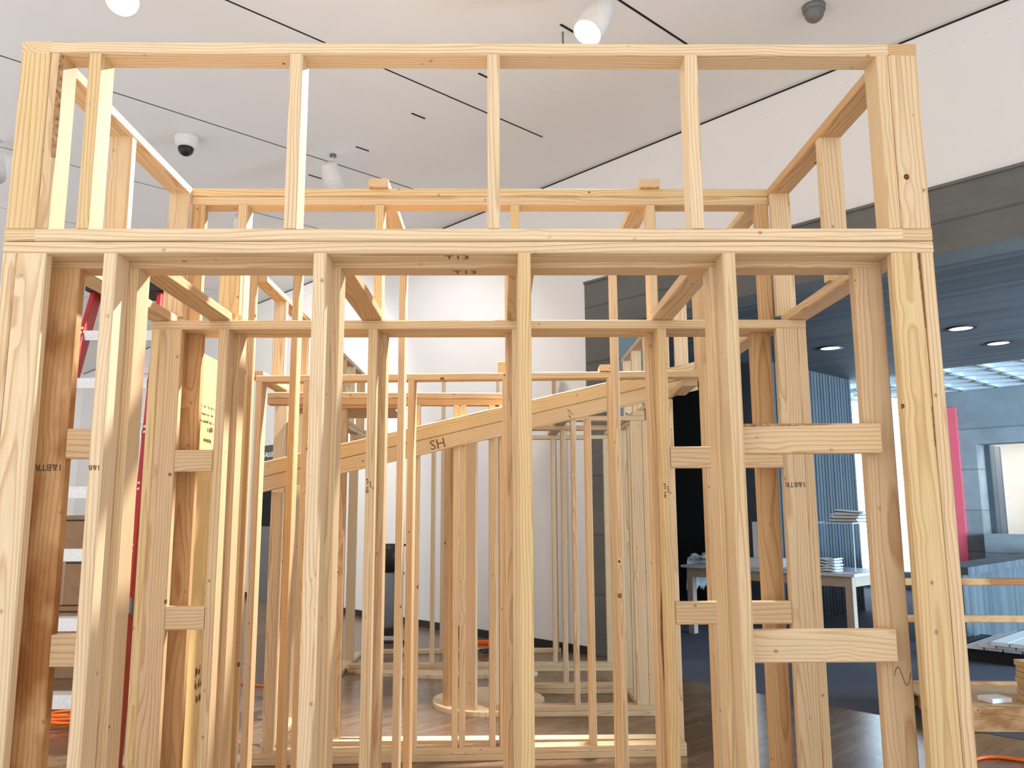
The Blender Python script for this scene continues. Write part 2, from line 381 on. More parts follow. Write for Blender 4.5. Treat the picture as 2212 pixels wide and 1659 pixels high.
for i in range(7): box('coffer_rib', cf, COFF, 12.0 + i * .56, 12.07 + i * .56, -1, 9, 3.48, 3.82)
for i in range(15): box('coffer_rib', cf, COFF, 12.0, FA, .4 + i * .56, .47 + i * .56, 3.48, 3.82)
box('coffer_lid', cf, FARC, 12.0, FA + .4, -6, 10, 4.75, 4.85)
we = st(empty('wall_hall_end', (0, 0, 0), RZ))
box('wall_panel', we, FARC, WA + .35, FA + 2.3, -6.2, -6.0, 0, 4.85); box('wall_panel', we, FARC, 9.2, FA + 2.3, 10, 10.2, 0, 4.85); box('roof', we, FARC, FA + .4, FA + 2.3, -6, 10, 4.75, 4.85)
wlow = st(empty('wall_low', (0, 0, 0), RZ))
box('wall_panel', wlow, CORR, 9.55, 15.2, 3.2, 3.45, 0, .76)
box('coping', wlow, CORR, 9.5, 15.2, 3.12, 3.5, .76, .84)

# ================================================================== timber frames
ZL = 2.267                                   # top of the lower front wall
xL, xR = -1.463, 1.2945
SX = (-1.168, -.552, .052, .662)             # studs at 24 inch centres
# --- front wall
F1 = thing('stud_wall', 'front stud wall of pale lumber under the raised upper frame', 'stud wall', (0, 2.321, 0))
board('top_plate', F1, xL, xR, 0, W_, ZL - T_, ZL - .002, 'pale')
board('bottom_plate', F1, xL, xR, 0, W_, 0, T_)
board('corner_stud', F1, xL, xL + T_, 0, W_, T_, ZL - T_, 'pale')
board('corner_stud', F1, xL + T_ + .0015, xL + T_ + W_, 0, T_, T_, ZL - T_, 'pale')
board('corner_stud', F1, xR - T_, xR, 0, W_, T_, ZL - T_, 'plain')
board('corner_stud', F1, xR - T_ - W_, xR - T_ - .0015, 0, T_, T_, ZL - T_, 'yellow', .008, 3)
f1s = studs(F1, SX, 0, T_, ZL - T_, {0: 'pale', 1: 'pale', 2: 'yellow', 3: 'warm'})
# --- second wall nailed to its back
F2 = thing('stud_wall', 'second stud wall nailed against the back of the front wall, with short blocks', 'stud wall', (0, 2.411, 0))
Z2 = 2.211
board('top_plate', F2, -1.372, 1.182, 0, W_, Z2, Z2 + T_, 'tan', .010)
board('bottom_plate', F2, -1.372, 1.182, 0, W_, 0, T_)
cl = board('corner_stud', F2, -1.371, -1.282, 0, T_, T_, Z2, 'stain'); cl['label'] = 'dark brown stained corner stud'
board('corner_stud', F2, -1.371, -1.333, T_, W_, T_, Z2, 'warm')
board('corner_stud', F2, 1.090, 1.179, 0, T_, T_, Z2, 'tan'); board('corner_stud', F2, 1.141, 1.179, T_, W_, T_, Z2, 'tan')
f2s = studs(F2, (-1.143, -.528, .0505, .645), 0, T_, Z2, {0: 'tan', 1: 'warm', 3: 'warm'})
for z in (1.631, 1.041):
    board('block', F2, .702, 1.120, -.040, -.002, z + .004, z + W_ + .004, 'tan' if z > 1.5 else 'plain', .007 if z > 1.5 else 0)
    board('block', F2, -1.281, -1.144, 0, T_, z, z + W_, 'tan')
# --- back wall of the first bay
B1 = thing('stud_wall', 'stud wall with a single top plate one bay behind the front wall', 'stud wall', (0, 3.349, 0))
board('top_plate', B1, xL, xR, 0, W_, ZL - T_, ZL, 'warm')
board('bottom_plate', B1, xL, xR, 0, W_, 0, T_)
board('corner_stud', B1, xL, xL + T_, 0, W_, T_, ZL - T_, 'yellow'); board('corner_stud', B1, xL + T_, xL + T_ + W_, 0, T_, T_, ZL - T_, 'tan')
board('corner_stud', B1, xR - T_, xR, 0, W_, T_, ZL - T_, 'warm'); b1c = board('corner_stud', B1, xR - T_ - W_, xR - T_, 0, T_, T_, ZL - T_, 'plain')
b1s = studs(B1, (-1.181, -.556, .048, .662), 0, T_, ZL - T_, {0: 'warm', 1: 'warm', 3: 'yellow'})
for z in (1.641, 1.016):
    board('block', B1, -1.335, -1.182, 0, T_, z - .006, z - .006 + W_, 'warm'); board('block', B1, .701, 1.166, 0, T_, z, z + W_, 'warm')
B2 = thing('stud_wall', 'stud wall nailed against the back of the single-plate wall', 'stud wall', (0, 3.440, 0))
board('top_plate', B2, -1.372, 1.2, 0, W_, ZL - T_, ZL); board('bottom_plate', B2, -1.372, 1.2, 0, W_, 0, T_)
board('corner_stud', B2, -1.372, -1.283, 0, T_, T_, ZL - T_, 'brown'); board('corner_stud', B2, 1.085, 1.174, 0, T_, T_, ZL - T_, 'brown')
studs(B2, (-1.158, -.530, .022, .636), 0, T_, ZL - T_, {0: 'tan', 1: 'tan', 3: 'tan'}, wane=(3,))
# --- flat joists between them
UF = thing('upper_frame', 'open box frame of short studs and flat joists raised on top of the front bay', 'stud frame', (0, 0, ZL)); JF = UF
for x, t in ((xL - .012, 'tan'), (-1.226, 'brown'), (-.588, 'brown'), (.026, 'tan'), (.642, 'tan'), (1.222, 'tan')):
    board('joist', JF, x, x + W_, 2.502, 3.438, .0005, T_, t)
board('short_post', JF, -1.205, -1.116, 3.39, 3.43, T_ + .001, T_ + .26, 'yellow')
# --- upper frame on top
ZT = 2.902
hz = ZT - ZL
y0, yB = 2.321, 3.477
board('bottom_plate', UF, xL + W_, xR - W_, y0, y0 + W_, .0005, T_, 'pale')
board('top_plate', UF, xL + W_, xR - W_, y0, y0 + W_, hz - T_, hz, 'pale')
for s in (0, 1):
    xa = xL if s == 0 else xR - W_
    board('side_bottom_plate', UF, xa, xa + W_, y0, y0 + W_, .0005, T_, 'warm')
    board('side_top_plate', UF, xa, xa + W_, y0, yB + W_, hz - T_, hz, 'warm' if s == 0 else 'brown')
    board('corner_stud', UF, xa, xa + W_, y0, y0 + T_, T_, hz - T_, 'yellow' if s == 0 else 'plain')
    xs = xL + W_ if s == 0 else xR - W_ - T_
    board('corner_stud', UF, xs + .001, xs + T_ - .001, y0, y0 + W_, T_, hz - T_, 'tan' if s == 0 else 'warm', .009 if s == 0 else 0, 3)
    board('side_stud', UF, xa + .002, xa + W_ - .002, 2.885, 2.885 + T_, T_, hz - T_, 'plain')
    board('side_stud', UF, xa + .002, xa + W_ - .002, 3.438, 3.438 + T_, T_, hz - T_, 'plain')
for x, t in ((-1.257, 'yellow'), (-.644, 'pale'), (-.038, 'pale'), (.573, 'pale')): board('stud', UF, x, x + T_, y0, y0 + W_, T_, hz - T_, t)
board('back_top_plate', UF, xL + W_, xR - W_, yB, yB + W_, hz - T_, hz, 'yellow'); board('back_top_plate', UF, xL + W_, xR - W_, yB, yB + W_, hz - 2 * T_ - .001, hz - T_ - .001, 'warm')
for x, t in ((-1.167, 'warm'), (-.560, 'yellow'), (.047, 'yellow'), (.658, 'plain')): board('stud', UF, x, x + T_, yB, yB + W_, .0005, hz - 2 * T_ - .001, t)
board('stud', UF, xL + W_, xL + W_ + .06, yB, yB + T_, .0005, hz - 2 * T_ - .001, 'brown'); board('stud', UF, xR - W_ - .06, xR - W_, yB, yB + T_, .0005, hz - 2 * T_ - .001, 'brown')
# --- tall wall one bay further
C1 = thing('stud_wall', 'tall stud wall whose studs run past the lower plates to the high joists', 'stud wall', (0, 4.42, 0))
board('top_plate', C1, -1.46, 1.2, 0, W_, ZT - T_, ZT); board('bottom_plate', C1, -1.46, 1.2, 0, W_, 0, T_)
board('corner_stud', C1, -1.452, -1.363, 0, T_, T_, ZT - T_, 'brown'); board('corner_stud', C1, 1.115, 1.153, 0, W_, T_, ZT - T_, 'tan')
studs(C1, (-1.160, -.566, .025, .618), 0, T_, ZT - T_, {0: 'brown', 1: 'tan', 2: 'warm', 3: 'plain'})
HJ = thing('joist_frame', 'two high joists reaching back from the upper frame to the tall wall', 'joists', (0, 0, ZT))
for x in (-.588, .628): board('joist', HJ, x, x + W_, 3.455, 4.505, .0005, T_, 'tan')
# plywood sheet closing the left side between the two
PS = thing('plywood_sheet', 'yellowish plywood sheet stamped with black print on the left side of the frame', 'plywood', (-1.400, 0, 0))
ply = board('sheet', PS, 0, .018, 3.56, 4.40, .002, 2.20, 'yellow'); ply.color = (1.10, 1.0, .68, 1)
# --- wall behind the tall one, a little askew
ang = -math.radians(3.2)
C2 = thing('stud_wall', 'slightly askew stud wall right behind the tall wall', 'stud wall', (-1.445, 4.75, 0), ang)
LC = 2.60; ZC = 2.262
board('top_plate', C2, 0, LC, 0, W_, ZC - T_, ZC, 'warm'); board('bottom_plate', C2, 0, LC, 0, W_, 0, T_)
studs(C2, (0.002, .285, .905, 1.455, 2.065), 0, T_, ZC - T_, {0: 'tan', 1: 'warm', 2: 'tan', 3: 'tan', 4: 'warm'})
board('tie_plate', C2, LC - W_, LC, W_ + .001, W_ + .42, ZC - 2 * T_, ZC - T_, 'grey')
board('flat_block', C2, 2.02, 2.11, -.02, .16, ZC + .0005, ZC + T_, 'plain'); board('flat_block', C2, 1.43, 1.50, .02, .09, ZC + .0005, ZC + .07, 'yellow')
# --- wall with the slanting header
S = thing('stud_wall', 'stud wall with a doubled header slanting up to the right across it', 'stud wall', (-1.46, 4.985, 0), math.radians(2.6))
LS = 2.58
for z in (0, T_): board('bottom_plate', S, 0, LS, .05, .05 + W_, z, z + T_ - .0005, 'warm')
sl = math.atan2(2.397 - 1.762, 1.231 + 1.466); Ls = 2.80
for i, (t, lab) in enumerate((('yellow', 'upper slanting header board'), ('warm', 'lower slanting header board with pencilled letters'))):
    o = board('header_board', S, 0, Ls, 0, T_, -W_, 0, t); o['label'] = lab
    base = Vector((-.02, .004 + .003 * i, 1.762 - i * .0935)); Mr = Matrix.Translation(base) @ Matrix.Rotation(-sl, 4, 'Y')
    o.matrix_basis = Mr @ o.matrix_basis
    if i == 1: hb = o
zt = lambda x: 1.762 + math.tan(sl) * x - .19
for x, t, wd in ((.055, 'warm', .06), (2.00, 'tan', T_), (2.53, 'tan', T_)): board('stud', S, x, x + wd, .05, .05 + W_, 2 * T_, zt(x), t)
ZD = 2.205
board('top_plate', S, .01, 1.49, .05, .05 + W_, ZD - T_, ZD, 'warm'); board('top_plate', S, .01, 1.49, .05, .05 + W_, ZD - 2 * T_ - .001, ZD - T_ - .001, 'brown')
for x, t in ((.92, 'warm'), (1.165, 'warm'), (1.208, 'warm'), (1.390, 'tan'), (1.452, 'tan')): board('stud', S, x, x + T_, .05, .05 + W_, 2 * T_, ZD - 2 * T_ - .001, t)
S2 = thing('stud_wall', 'low-plated stud wall close behind the slanting header wall', 'stud wall', (0, 5.27, 0))
board('bottom_plate', S2, -1.25, 1.10, 0, W_, 0, T_, 'pale'); board('bottom_plate', S2, -1.25, 1.10, 0, W_, T_, 2 * T_, 'pale')
board('top_plate', S2, -1.37, -.62, 0, W_, 2.13, 2.168, 'brown')
for x, t, wd in ((-1.24, 'brown', W_), (-1.09, 'grey', W_), (-.84, 'grey', .06)): board('stud', S2, x, x + wd, .02, .02 + T_, 2 * T_, 2.13, t)
board('soffit_board', S2, -1.37, -.70, W_ + .001, .60, 2.13, 2.148, 'tan')
# --- the long side walls
ZP = 2.170
def side(label, x, ya, yb, ys, z0, z1, tint, plates=True):
    s = thing('side_wall_frame', label, 'stud wall', (x, 0, 0))
    board('top_plate', s, 0, W_, ya, yb, z1 - T_, z1, tint)
    board('bottom_plate', s, 0, W_, ya, yb, z0, z0 + T_, tint)
    for i, y in enumerate(ys): board('stud', s, .001, W_ - .001, y, y + T_, z0 + T_, z1 - T_, tint if i % 2 else None)
    return s
side('high left side frame of short studs running to the back', -1.523, 4.86, 8.65, (5.34, 5.95, 6.7, 7.45, 7.9, 8.5), ZL + .002, ZT, 'brown')
side('high right side frame of short studs running to the back', 1.162, 3.58, 7.70, (4.2, 4.75, 5.30, 5.9, 6.5, 7.1, 7.6), ZL + .002, ZT, 'tan')
side('lower left side wall frame of grey-tan studs near the curved plate', -1.523, 5.42, 8.65, (5.45, 6.0, 6.5, 7.0, 7.6, 8.2), 0, ZL, 'grey')
side('lower right side wall frame between two receding cross walls', 1.012, 6.202, 6.832, (6.5,), 0, ZP, 'tan')
# --- receding cross walls at the right
P3 = thing('stud_wall', 'first of the receding cross walls beyond the slanting header', 'stud wall', (0, 6.11, 0))
P4 = thing('stud_wall', 'middle of the receding cross walls beyond the slanting header', 'stud wall', (0, 6.835, 0))
P5 = thing('stud_wall', 'cross wall behind the round column, spanning the full width', 'stud wall', (0, 7.744, 0))
for P, xa, tn in ((P3, .02, 'grey'), (P4, .02, 'grey'), (P5, -1.40, 'grey')):
    board('top_plate', P, xa, 1.09, 0, W_, ZP - T_, ZP, tn)
    for z in (0, T_): board('bottom_plate', P, xa, 1.105, 0, W_, z, z + T_ - .0005, tn)
    board('corner_stud', P, .975, .975 + W_, 0, T_, 2 * T_, ZP - T_, tn); board('corner_stud', P, 1.065, 1.103, 0, W_, 2 * T_, ZP - T_, 'tan')
board('stud', P3, .529, .567, 0, W_, 2 * T_, ZP - T_, 'grey'); board('stud', P4, .505, .543, 0, W_, 2 * T_, ZP - T_, 'grey')
for x, t in ((.478, 'grey'), (-.66, 'tan'), (-1.28, 'grey')): board('stud', P5, x, x + T_, 0, W_, 2 * T_, ZP - T_, t)
JB = thing('joist_frame', 'flat joists lying over the receding cross walls', 'joists', (0, 0, ZP))
for x in (.452, 1.0): board('joist', JB, x, x + W_, 6.11, 7.83, .0005, T_, 'grey')
# --- far wall of thin-looking studs against the white wall
E1 = thing('stud_wall', 'farthest tall stud wall near the white gallery wall', 'stud wall', (0, 8.72, 0))
board('top_plate', E1, -1.44, .62, 0, W_, ZT - T_, ZT, 'grey'); board('bottom_plate', E1, -1.44, .62, 0, W_, 0, T_, 'grey')
studs(E1, (-1.43, -.64, -.05, .56), 0, T_, ZT - T_, {0: 'grey', 1: 'grey', 2: 'grey', 3: 'grey'})
# --- round column: plywood disc with posts
RC = thing('round_column_frame', 'round column frame of upright boards on a plywood disc', 'column', (-.10, 6.56, 0))
def disc(name, parent, rad, z0, z1, ri=0.0, a0=0.0, a1=2 * math.pi, seg=56, tint='pale', centre=(0, 0)):
    bm = bmesh.new(); full = abs(a1 - a0) > 6.28; n = seg
    A = [a0 + (a1 - a0) * i / n for i in range(n if full else n + 1)]
    ring = lambda rr, z: [bm.verts.new((centre[0] + rr * math.cos(a), centre[1] + rr * math.sin(a), z)) for a in A]
    ob, ot = ring(rad, z0), ring(rad, z1)
    if ri: ib, it = ring(ri, z0), ring(ri, z1)
    m = len(A)
    for i in range(m if full else m - 1):
        j = (i + 1) % m
        bm.faces.new((ob[i], ob[j], ot[j], ot[i]))
        if ri:
            bm.faces.new((ib[j], ib[i], it[i], it[j])); bm.faces.new((ot[i], ot[j], it[j], it[i])); bm.faces.new((ob[j], ob[i], ib[i], ib[j]))
    if not ri: bm.faces.new(ot); bm.faces.new(ob[::-1])
    elif not full:
        bm.faces.new((ob[0], ot[0], it[0], ib[0])); bm.faces.new((ob[-1], ib[-1], it[-1], ot[-1]))
    bmesh.ops.recalc_face_normals(bm, faces=bm.faces[:])
    o = from_bm(name, bm, WOOD, parent); o.color = (*TINTS[tint], 1); return o
disc('base_disc', RC, .43, 0, .03); disc('top_disc', RC, .43, 2.14, 2.17, tint='tan')
for a, t in ((212, 'brown'), (250, 'grey'), (285, 'tan'), (318, 'tan')):
    a = math.radians(a); o = board('post', RC, -W_ / 2, W_ / 2, -T_ / 2, T_ / 2, .031, 2.139, t)
    o.matrix_basis = Matrix.Translation((.36 * math.cos(a), .36 * math.sin(a), 0)) @ Matrix.Rotation(a + math.pi / 2, 4, 'Z') @ o.matrix_basis
CP = thing('curved_plate', 'curved plywood floor plate lying in front of the full-width cross wall', 'plywood', (-.35, 9.25, 0))
o = disc('plate', CP, 1.80, 0, .03, 1.58, math.radians(212), math.radians(292), 40)

# ------------------------------------------------------------------ print and pencil on the lumber
def front_stamp(part, px, py, pz, lines, size, roll=math.pi, mat=INK):
    for i, s in enumerate(lines):
        dz = -i * size * 1.25 * (1 if roll == 0 else -1)
        text_mesh('stamp', s, size, mat, part, on_part(part, face_front(px, py - .0008, pz + dz, roll)))
front_stamp(b1c, 1.212, 0, 1.572, ['1&BTR'], .030)
front_stamp(cl, -1.327, 0, 1.606, ['1&BTR'], .028)
front_stamp(f1s[0], -1.149, 0, 1.60, ['1&B'], .020)
front_stamp(hb, 0, 0, 0, [], .03)
text_mesh('pencil_letters', 'SH', .085, PENC, hb, on_part(hb, face_front(1.07, .0064, 1.874, sl)), .0003)
def bars(part, M, rows, mat=INK):
    """worn grade stamp: rows of broken ink strokes nobody can read any more"""
    bm = bmesh.new(); rng = random.Random(3)
    for (x, y, wdt, h) in rows:
        xx = x
        while xx < x + wdt:
            s = rng.uniform(.004, .010)
            if rng.random() < .8: box_bm(bm, xx, xx + s * .62, y + rng.uniform(0, h * .3), y + h * rng.uniform(.6, 1), -.0003, .0004)
            xx += s
    o = from_bm('stamp', bm, mat, part); o['kind'] = 'stuff'; o.matrix_basis = on_part(part, M); return o
sideM = Matrix.Translation((.0184, 3.80, 1.95)) @ Matrix.Rotation(math.pi / 2, 4, 'Z') @ Matrix.Rotation(math.pi / 2, 4, 'X')
bars(ply, sideM, [(-.11, 0, .21, .016), (-.13, -.035, .23, .014), (-.11, -.07, .22, .016), (-.14, -.115, .06, .018), (.03, -.11, .08, .03), (-.14, -.15, .07, .022), (-.02, -.16, .11, .026)])
bars(ply, Matrix.Translation((0, .10, -1.22)) @ sideM, [(-.06, 0, .12, .05), (-.07, -.06, .13, .05), (-.04, -.12, .10, .05)])
for part, x, z, rl in ((hb, 1.90, 2.072, sl + math.pi / 2), (b1s[3], .681, 1.55, math.pi / 2), (b1s[1], -.537, 1.575, math.pi / 2)):
    bars(part, face_front(x, -.0005 if part is not hb else .0062, z, rl), [(-.03, .004, .06, .010), (-.028, -.008, .05, .009), (-.03, -.018, .02, .007)])
plates = [o for o in F1.children if o.name.startswith('top_plate')][0], [o for o in F2.children if o.name.startswith('top_plate')][0]
for part, y, z, x in ((plates[0], .045, ZL - T_ - .0008, -.13), (plates[1], .05, Z2 - .0008, -.11)):
    Mu = Matrix.Translation((x, y, z)) @ Matrix.Rotation(math.pi, 4, 'X')
    text_mesh('pencil_letters', 'T13', .048, PENC, part, on_part(part, Mu), .0003)
fc = [o for o in F2.children if o.name.startswith('corner_stud')][2]
pts = [(1.125 + .004 * i, -.0006, 1.00 + .026 * math.sin(i * .55)) for i in range(13)]
Mi = fc.matrix_basis.inverted()
stroke('pencil_squiggle', fc, [Mi @ Vector(p) for p in pts], PENC)

# ================================================================== lamps and ceiling fittings
def can_lamp(label, a, b, aim, power, on, group=None, soft=.06, spread=75):
    base = ab(a, b, CZ); t = thing('track_spotlight', label, 'spotlight', base, 0, group)
    tube('stem', t, CANW, [(0, 0, 0), (0, 0, -.12)], .010, 8)
    tube('canopy', t, GREYP, [(0, 0, 0), (0, 0, -.025)], .035, 16)
    piv = Vector((0, 0, -.26)); d = (Vector(aim) - (base + piv)).normalized()
    q = d.to_track_quat('-Z', 'Y'); M = Matrix.Translation(piv) @ q.to_matrix().to_4x4()
    bm = bmesh.new()
    prof = [(.0, .17), (.060, .166), (.082, .14), (.100, .0), (.108, -.17), (.100, -.17), (.095, -.13)]
    rings = [[bm.verts.new((rr * math.cos(k * math.pi / 12), rr * math.sin(k * math.pi / 12), z)) for k in range(24)] for rr, z in prof[1:]]
    for A, B in zip(rings, rings[1:]):
        for k in range(24): bm.faces.new((A[k], A[(k + 1) % 24], B[(k + 1) % 24], B[k]))
    bm.faces.new(rings[0]); bmesh.ops.recalc_face_normals(bm, faces=bm.faces[:])
    c = from_bm('can', bm, CANW, t, True); c.matrix_basis = M
    bm = bmesh.new(); bmesh.ops.create_circle(bm, cap_ends=True, segments=24, radius=.098); ln = from_bm('lens', bm, LENS if on else CANW, t); ln.matrix_basis = M @ Matrix.Translation((0, 0, -.150)) @ Matrix.Rotation(math.pi, 4, 'X')
    if on:
        l = bpy.data.lights.new('lamp_light', 'SPOT'); l.energy = power; l.color = (1, .955, .895); l.spot_size = math.radians(spread); l.spot_blend = .6; l.shadow_soft_size = soft
        o = bpy.data.objects.new('lamp_light', l); C.objects.link(o); o.parent = t; o.matrix_basis = M @ Matrix.Translation((0, 0, -.18))
    return t
can_lamp('lit spotlight hanging from the slot nearest the grey detector', 4.08, 3.46, (-1.2, 4.0, 1.2), 2500, True, spread=76)
can_lamp('lit spotlight hanging above the left corner of the upper frame', 1.52, 5.42, (-1.2, 2.0, 1.2), 130, True)
can_lamp('white spotlight turned to the wall, nearer of two on its slot', 4.17, 7.20, tuple(ab(WA, 8.6, 1.2)), 170, True, soft=.25, spread=120)
can_lamp('white spotlight turned to the wall, farther of two on its slot', 4.14, 9.30, tuple(ab(WA, 12.5, 1.4)), 420, True, soft=.25, spread=120)
can_lamp('lit spotlight at the far left of the ceiling', 1.49, 9.20, tuple(ab(3.8, 19.0, .6)), 2200, True, soft=.2, spread=62)
can_lamp('added unseen spotlight over the aisle left of the viewer', -.6, 1.5, (-.4, 3.0, 1.6), 60, True)  # lamp added out of view as weak fill on the front frames
t = thing('dome_camera', 'white dome security camera with black lens on the ceiling', 'camera', ab(2.87, 7.82, CZ))
tube('housing', t, CANW, [(0, 0, 0), (0, 0, -.03), (0, 0, -.10), (0, 0, -.12)], [.115, .115, .098, .085], 24)
bm = bmesh.new(); bmesh.ops.create_uvsphere(bm, u_segments=20, v_segments=12, radius=.075); o = from_bm('lens_dome', bm, BLACK, t, True); o.location = (0, 0, -.13)
t = thing('motion_detector', 'grey round motion detector on the white ceiling', 'detector', ab(5.47, 2.52, CZ))
tube('base', t, GREYP, [(0, 0, 0), (0, 0, -.04)], [.085, .08], 20)
bm = bmesh.new(); bmesh.ops.create_uvsphere(bm, u_segments=20, v_segments=12, radius=.072); o = from_bm('eye', bm, GREYP, t, True); o.location = (0, 0, -.055)
t = thing('lamp_bracket', 'bare lamp bracket poking from a ceiling air slot', 'bracket', ab(4.33, 4.02, CZ))
tube('arm', t, GREYP, [(0, 0, 0), (.0, 0, -.10), (-.03, 0, -.16)], .007, 8); tube('clip', t, BLACK, [(-.03, 0, -.16), (-.045, 0, -.22)], .010, 8)
for a, b, lab in ((9.35, 2.93, 'round downlight in the dark soffit, beside the ribbed-wall side'), (10.55, 2.92, 'round downlight in the dark soffit nearest the coffers'), (9.35, 4.38, 'round downlight in the dark soffit above the table')):
    t = thing('downlight', lab, 'downlight', ab(a, b, 3.37), 0, 'downlights in the concrete soffit')
    bm = bmesh.new(); bmesh.ops.create_circle(bm, cap_ends=True, segments=28, radius=.115); o = from_bm('lens', bm, DLENS, t); o.location = (0, 0, -.004)
    d = disc('trim_ring', t, .15, -.012, 0, .115); d.data.materials[0] = BLACK

# ================================================================== ladder
LD = thing('step_ladder', 'red fibreglass step ladder with aluminium steps beside the left frame', 'ladder')
def prism(name, parent, mat, p0, p1, wx, wy):
    p0, p1 = Vector(p0), Vector(p1); bm = bmesh.new(); h = (p1 - p0).length
    box_bm(bm, -wx / 2, wx / 2, -wy / 2, wy / 2, 0, h); bmesh.ops.bevel(bm, geom=bm.edges[:], offset=.004, segments=1, affect='EDGES')
    o = from_bm(name, bm, mat, parent); z = (p1 - p0).normalized(); x = Vector((1, 0, 0)); y = z.cross(x).normalized(); x = y.cross(z)
    o.matrix_basis = Matrix(((x.x, y.x, z.x, p0.x), (x.y, y.y, z.y, p0.y), (x.z, y.z, z.z, p0.z), (0, 0, 0, 1))); return o
RB, RT = Vector((-1.512, 3.34, .0)), Vector((-2.025, 4.75, 2.76)); LB, LT = Vector((-2.17, 3.34, .0)), Vector((-2.415, 4.75, 2.76))
rr_ = prism('front_rail', LD, RED, RB, RT, .030, .085); lr_ = prism('front_rail', LD, RED, LB, LT, .030, .085)
RB2, RT2 = Vector((-2.02, 6.35, 0)), Vector((-2.05, 4.86, 2.76)); LB2, LT2 = Vector((-2.60, 6.35, 0)), Vector((-2.39, 4.86, 2.76))
prism('rear_rail', LD, RED, RB2, RT2, .03, .05); prism('rear_rail', LD, RED, LB2, LT2, .03, .05)
for i in range(9):
    z = .402 + .2985 * (i) + (-.3 if False else 0); tt = z / 2.76
    if z > 2.6: continue
    a = LB.lerp(LT, tt); b = RB.lerp(RT, tt)
    s = box('step', LD, ALU, a.x + .012, b.x - .012, a.y - .045, a.y + .045, z - .03, z, .002)
    box('step_lip', LD, ALU, a.x + .012, b.x - .012, a.y - .052, a.y - .045, z - .055, z + .002)
    if i in (3,):
        M = face_front((a.x + b.x) / 2 - .14, a.y - .0532, z - .028); bars(s, M, [(-.06, -.012, .04, .022)], PINK); bars(s, M, [(-.005, -.008, .07, .016)])
    if i == 2:
        M = face_front((a.x + b.x) / 2 - .12, a.y - .0532, z - .028); bars(s, M, [(-.05, -.012, .10, .012)])
for i in range(1, 9, 1):
    z = .55 + .3 * i; tt = z / 2.76
    if tt > .95: continue
    a = LB2.lerp(LT2, tt); b = RB2.lerp(RT2, tt); box('rear_brace', LD, ALU, a.x, b.x, a.y - .012, a.y + .012, z - .02, z + .02)
cap = box('top_cap', LD, BLACK, -2.45, -1.985, 4.68, 4.93, 2.76, 2.865, .006)
for rail, A, B in ((rr_, RB, RT), (lr_, LB, LT)):
    for i in range(9):
        z = .402 + .2985 * i
        if z > 2.6: continue
        for dz in (-.012, .018):
            p = A.lerp(B, (z + dz) / 2.76) + Vector((0, -.045, 0))
            bm = bmesh.new(); bmesh.ops.create_uvsphere(bm, u_segments=8, v_segments=6, radius=.008); o = from_bm('rivet', bm, ALU, rail); o.matrix_basis = rail.matrix_basis.inverted() @ Matrix.Translation(p)
bt = prism('foot', LD, plain('grey_rubber', (.2, .2, .2), .8), RB + (RT - RB) * .36, RB + (RT - RB) * .385, .040, .096)
bt.name = 'grey_tape'

# cardboard boxes, boards behind the ladder
for (x, y, z, sx, sy, sz, lab) in ((-4.15, 7.9, 0, .9, .6, .62, 'large brown cardboard box on the floor behind the ladder'), (-4.05, 7.95, .626, .8, .55, .42, 'brown cardboard box stacked in the middle behind the ladder'), (-4.1, 7.92, 1.052, .85, .55, .38, 'brown cardboard box on top of the stack behind the ladder')):
    t = thing('cardboard_box', lab, 'box', (x, y, z), .08 if z else 0)
    box('carton', t, CARD, -sx / 2, sx / 2, -sy / 2, sy / 2, .001, sz, .004)
    box('packing_tape', t, plain('clear_tape', (.40, .29, .18), .3), -.03, .03, -sy / 2 - .002, sy / 2 + .002, .0015, sz + .002)
    box('flap_seam', t, BLACK, -sx / 2 + .02, sx / 2 - .02, -sy / 2 - .0015, -sy / 2 + .01, sz - .05, sz - .035)

# ================================================================== cables
def coil(name, label, cx, cy, n, R0, mat, seed, rad=.007, cat='cable', squash=.8, zs=.006, group=None):
    rg = random.Random(seed); pts = []; z = rad
    cx0, cy0 = cx, cy
    for i in range(n * 18):
        a = i / 18 * 2 * math.pi; rr_ = R0 * (1 + .22 * math.sin(a * .37 + seed) + .1 * math.sin(a * 1.7))
        pts.append((cx + .05 * math.sin(a * .23) + rr_ * math.cos(a), cy + rr_ * squash * math.sin(a) + .03 * math.cos(a * .31), rad + zs * i / 18 * 1.8 + .012 * (1 + math.sin(a * .9))))
    o = tube(name, None, mat, pts, rad, 7); tag(o, label, cat, group); return o
coil('extension_cable', 'orange cable in a loose coil on the floor beside the ladder', -3.1, 6.1, 5, .21, ORANGE, 2, .010)
coil('extension_cable', 'orange cable coil heaped on the floor by the black baseboard', -.22, 9.02, 6, .17, ORANGE, 5, .009)
coil('extension_cable', 'black cable coil beside the orange one by the baseboard', -.02, 8.60, 4, .15, BLACK, 9, .010, zs=.003)
pts = [(-2.9 + i * .12, 7.60 - .05 * i + .05 * math.sin(i * .7), .010) for i in range(14)]
tag(tube('extension_cable', None, ORANGE, pts, .009, 7), 'thin orange cable lying across the parquet behind the left frames', 'cable')
pts = [(2.55 + .62 * (i / 16), 4.72 + .33 * math.sin(i / 16 * math.pi * .9), .011) for i in range(17)]
tag(tube('extension_cable', None, ORANGE, pts, .011, 8), 'orange cable curving over the parquet in front of the timber cart', 'cable')

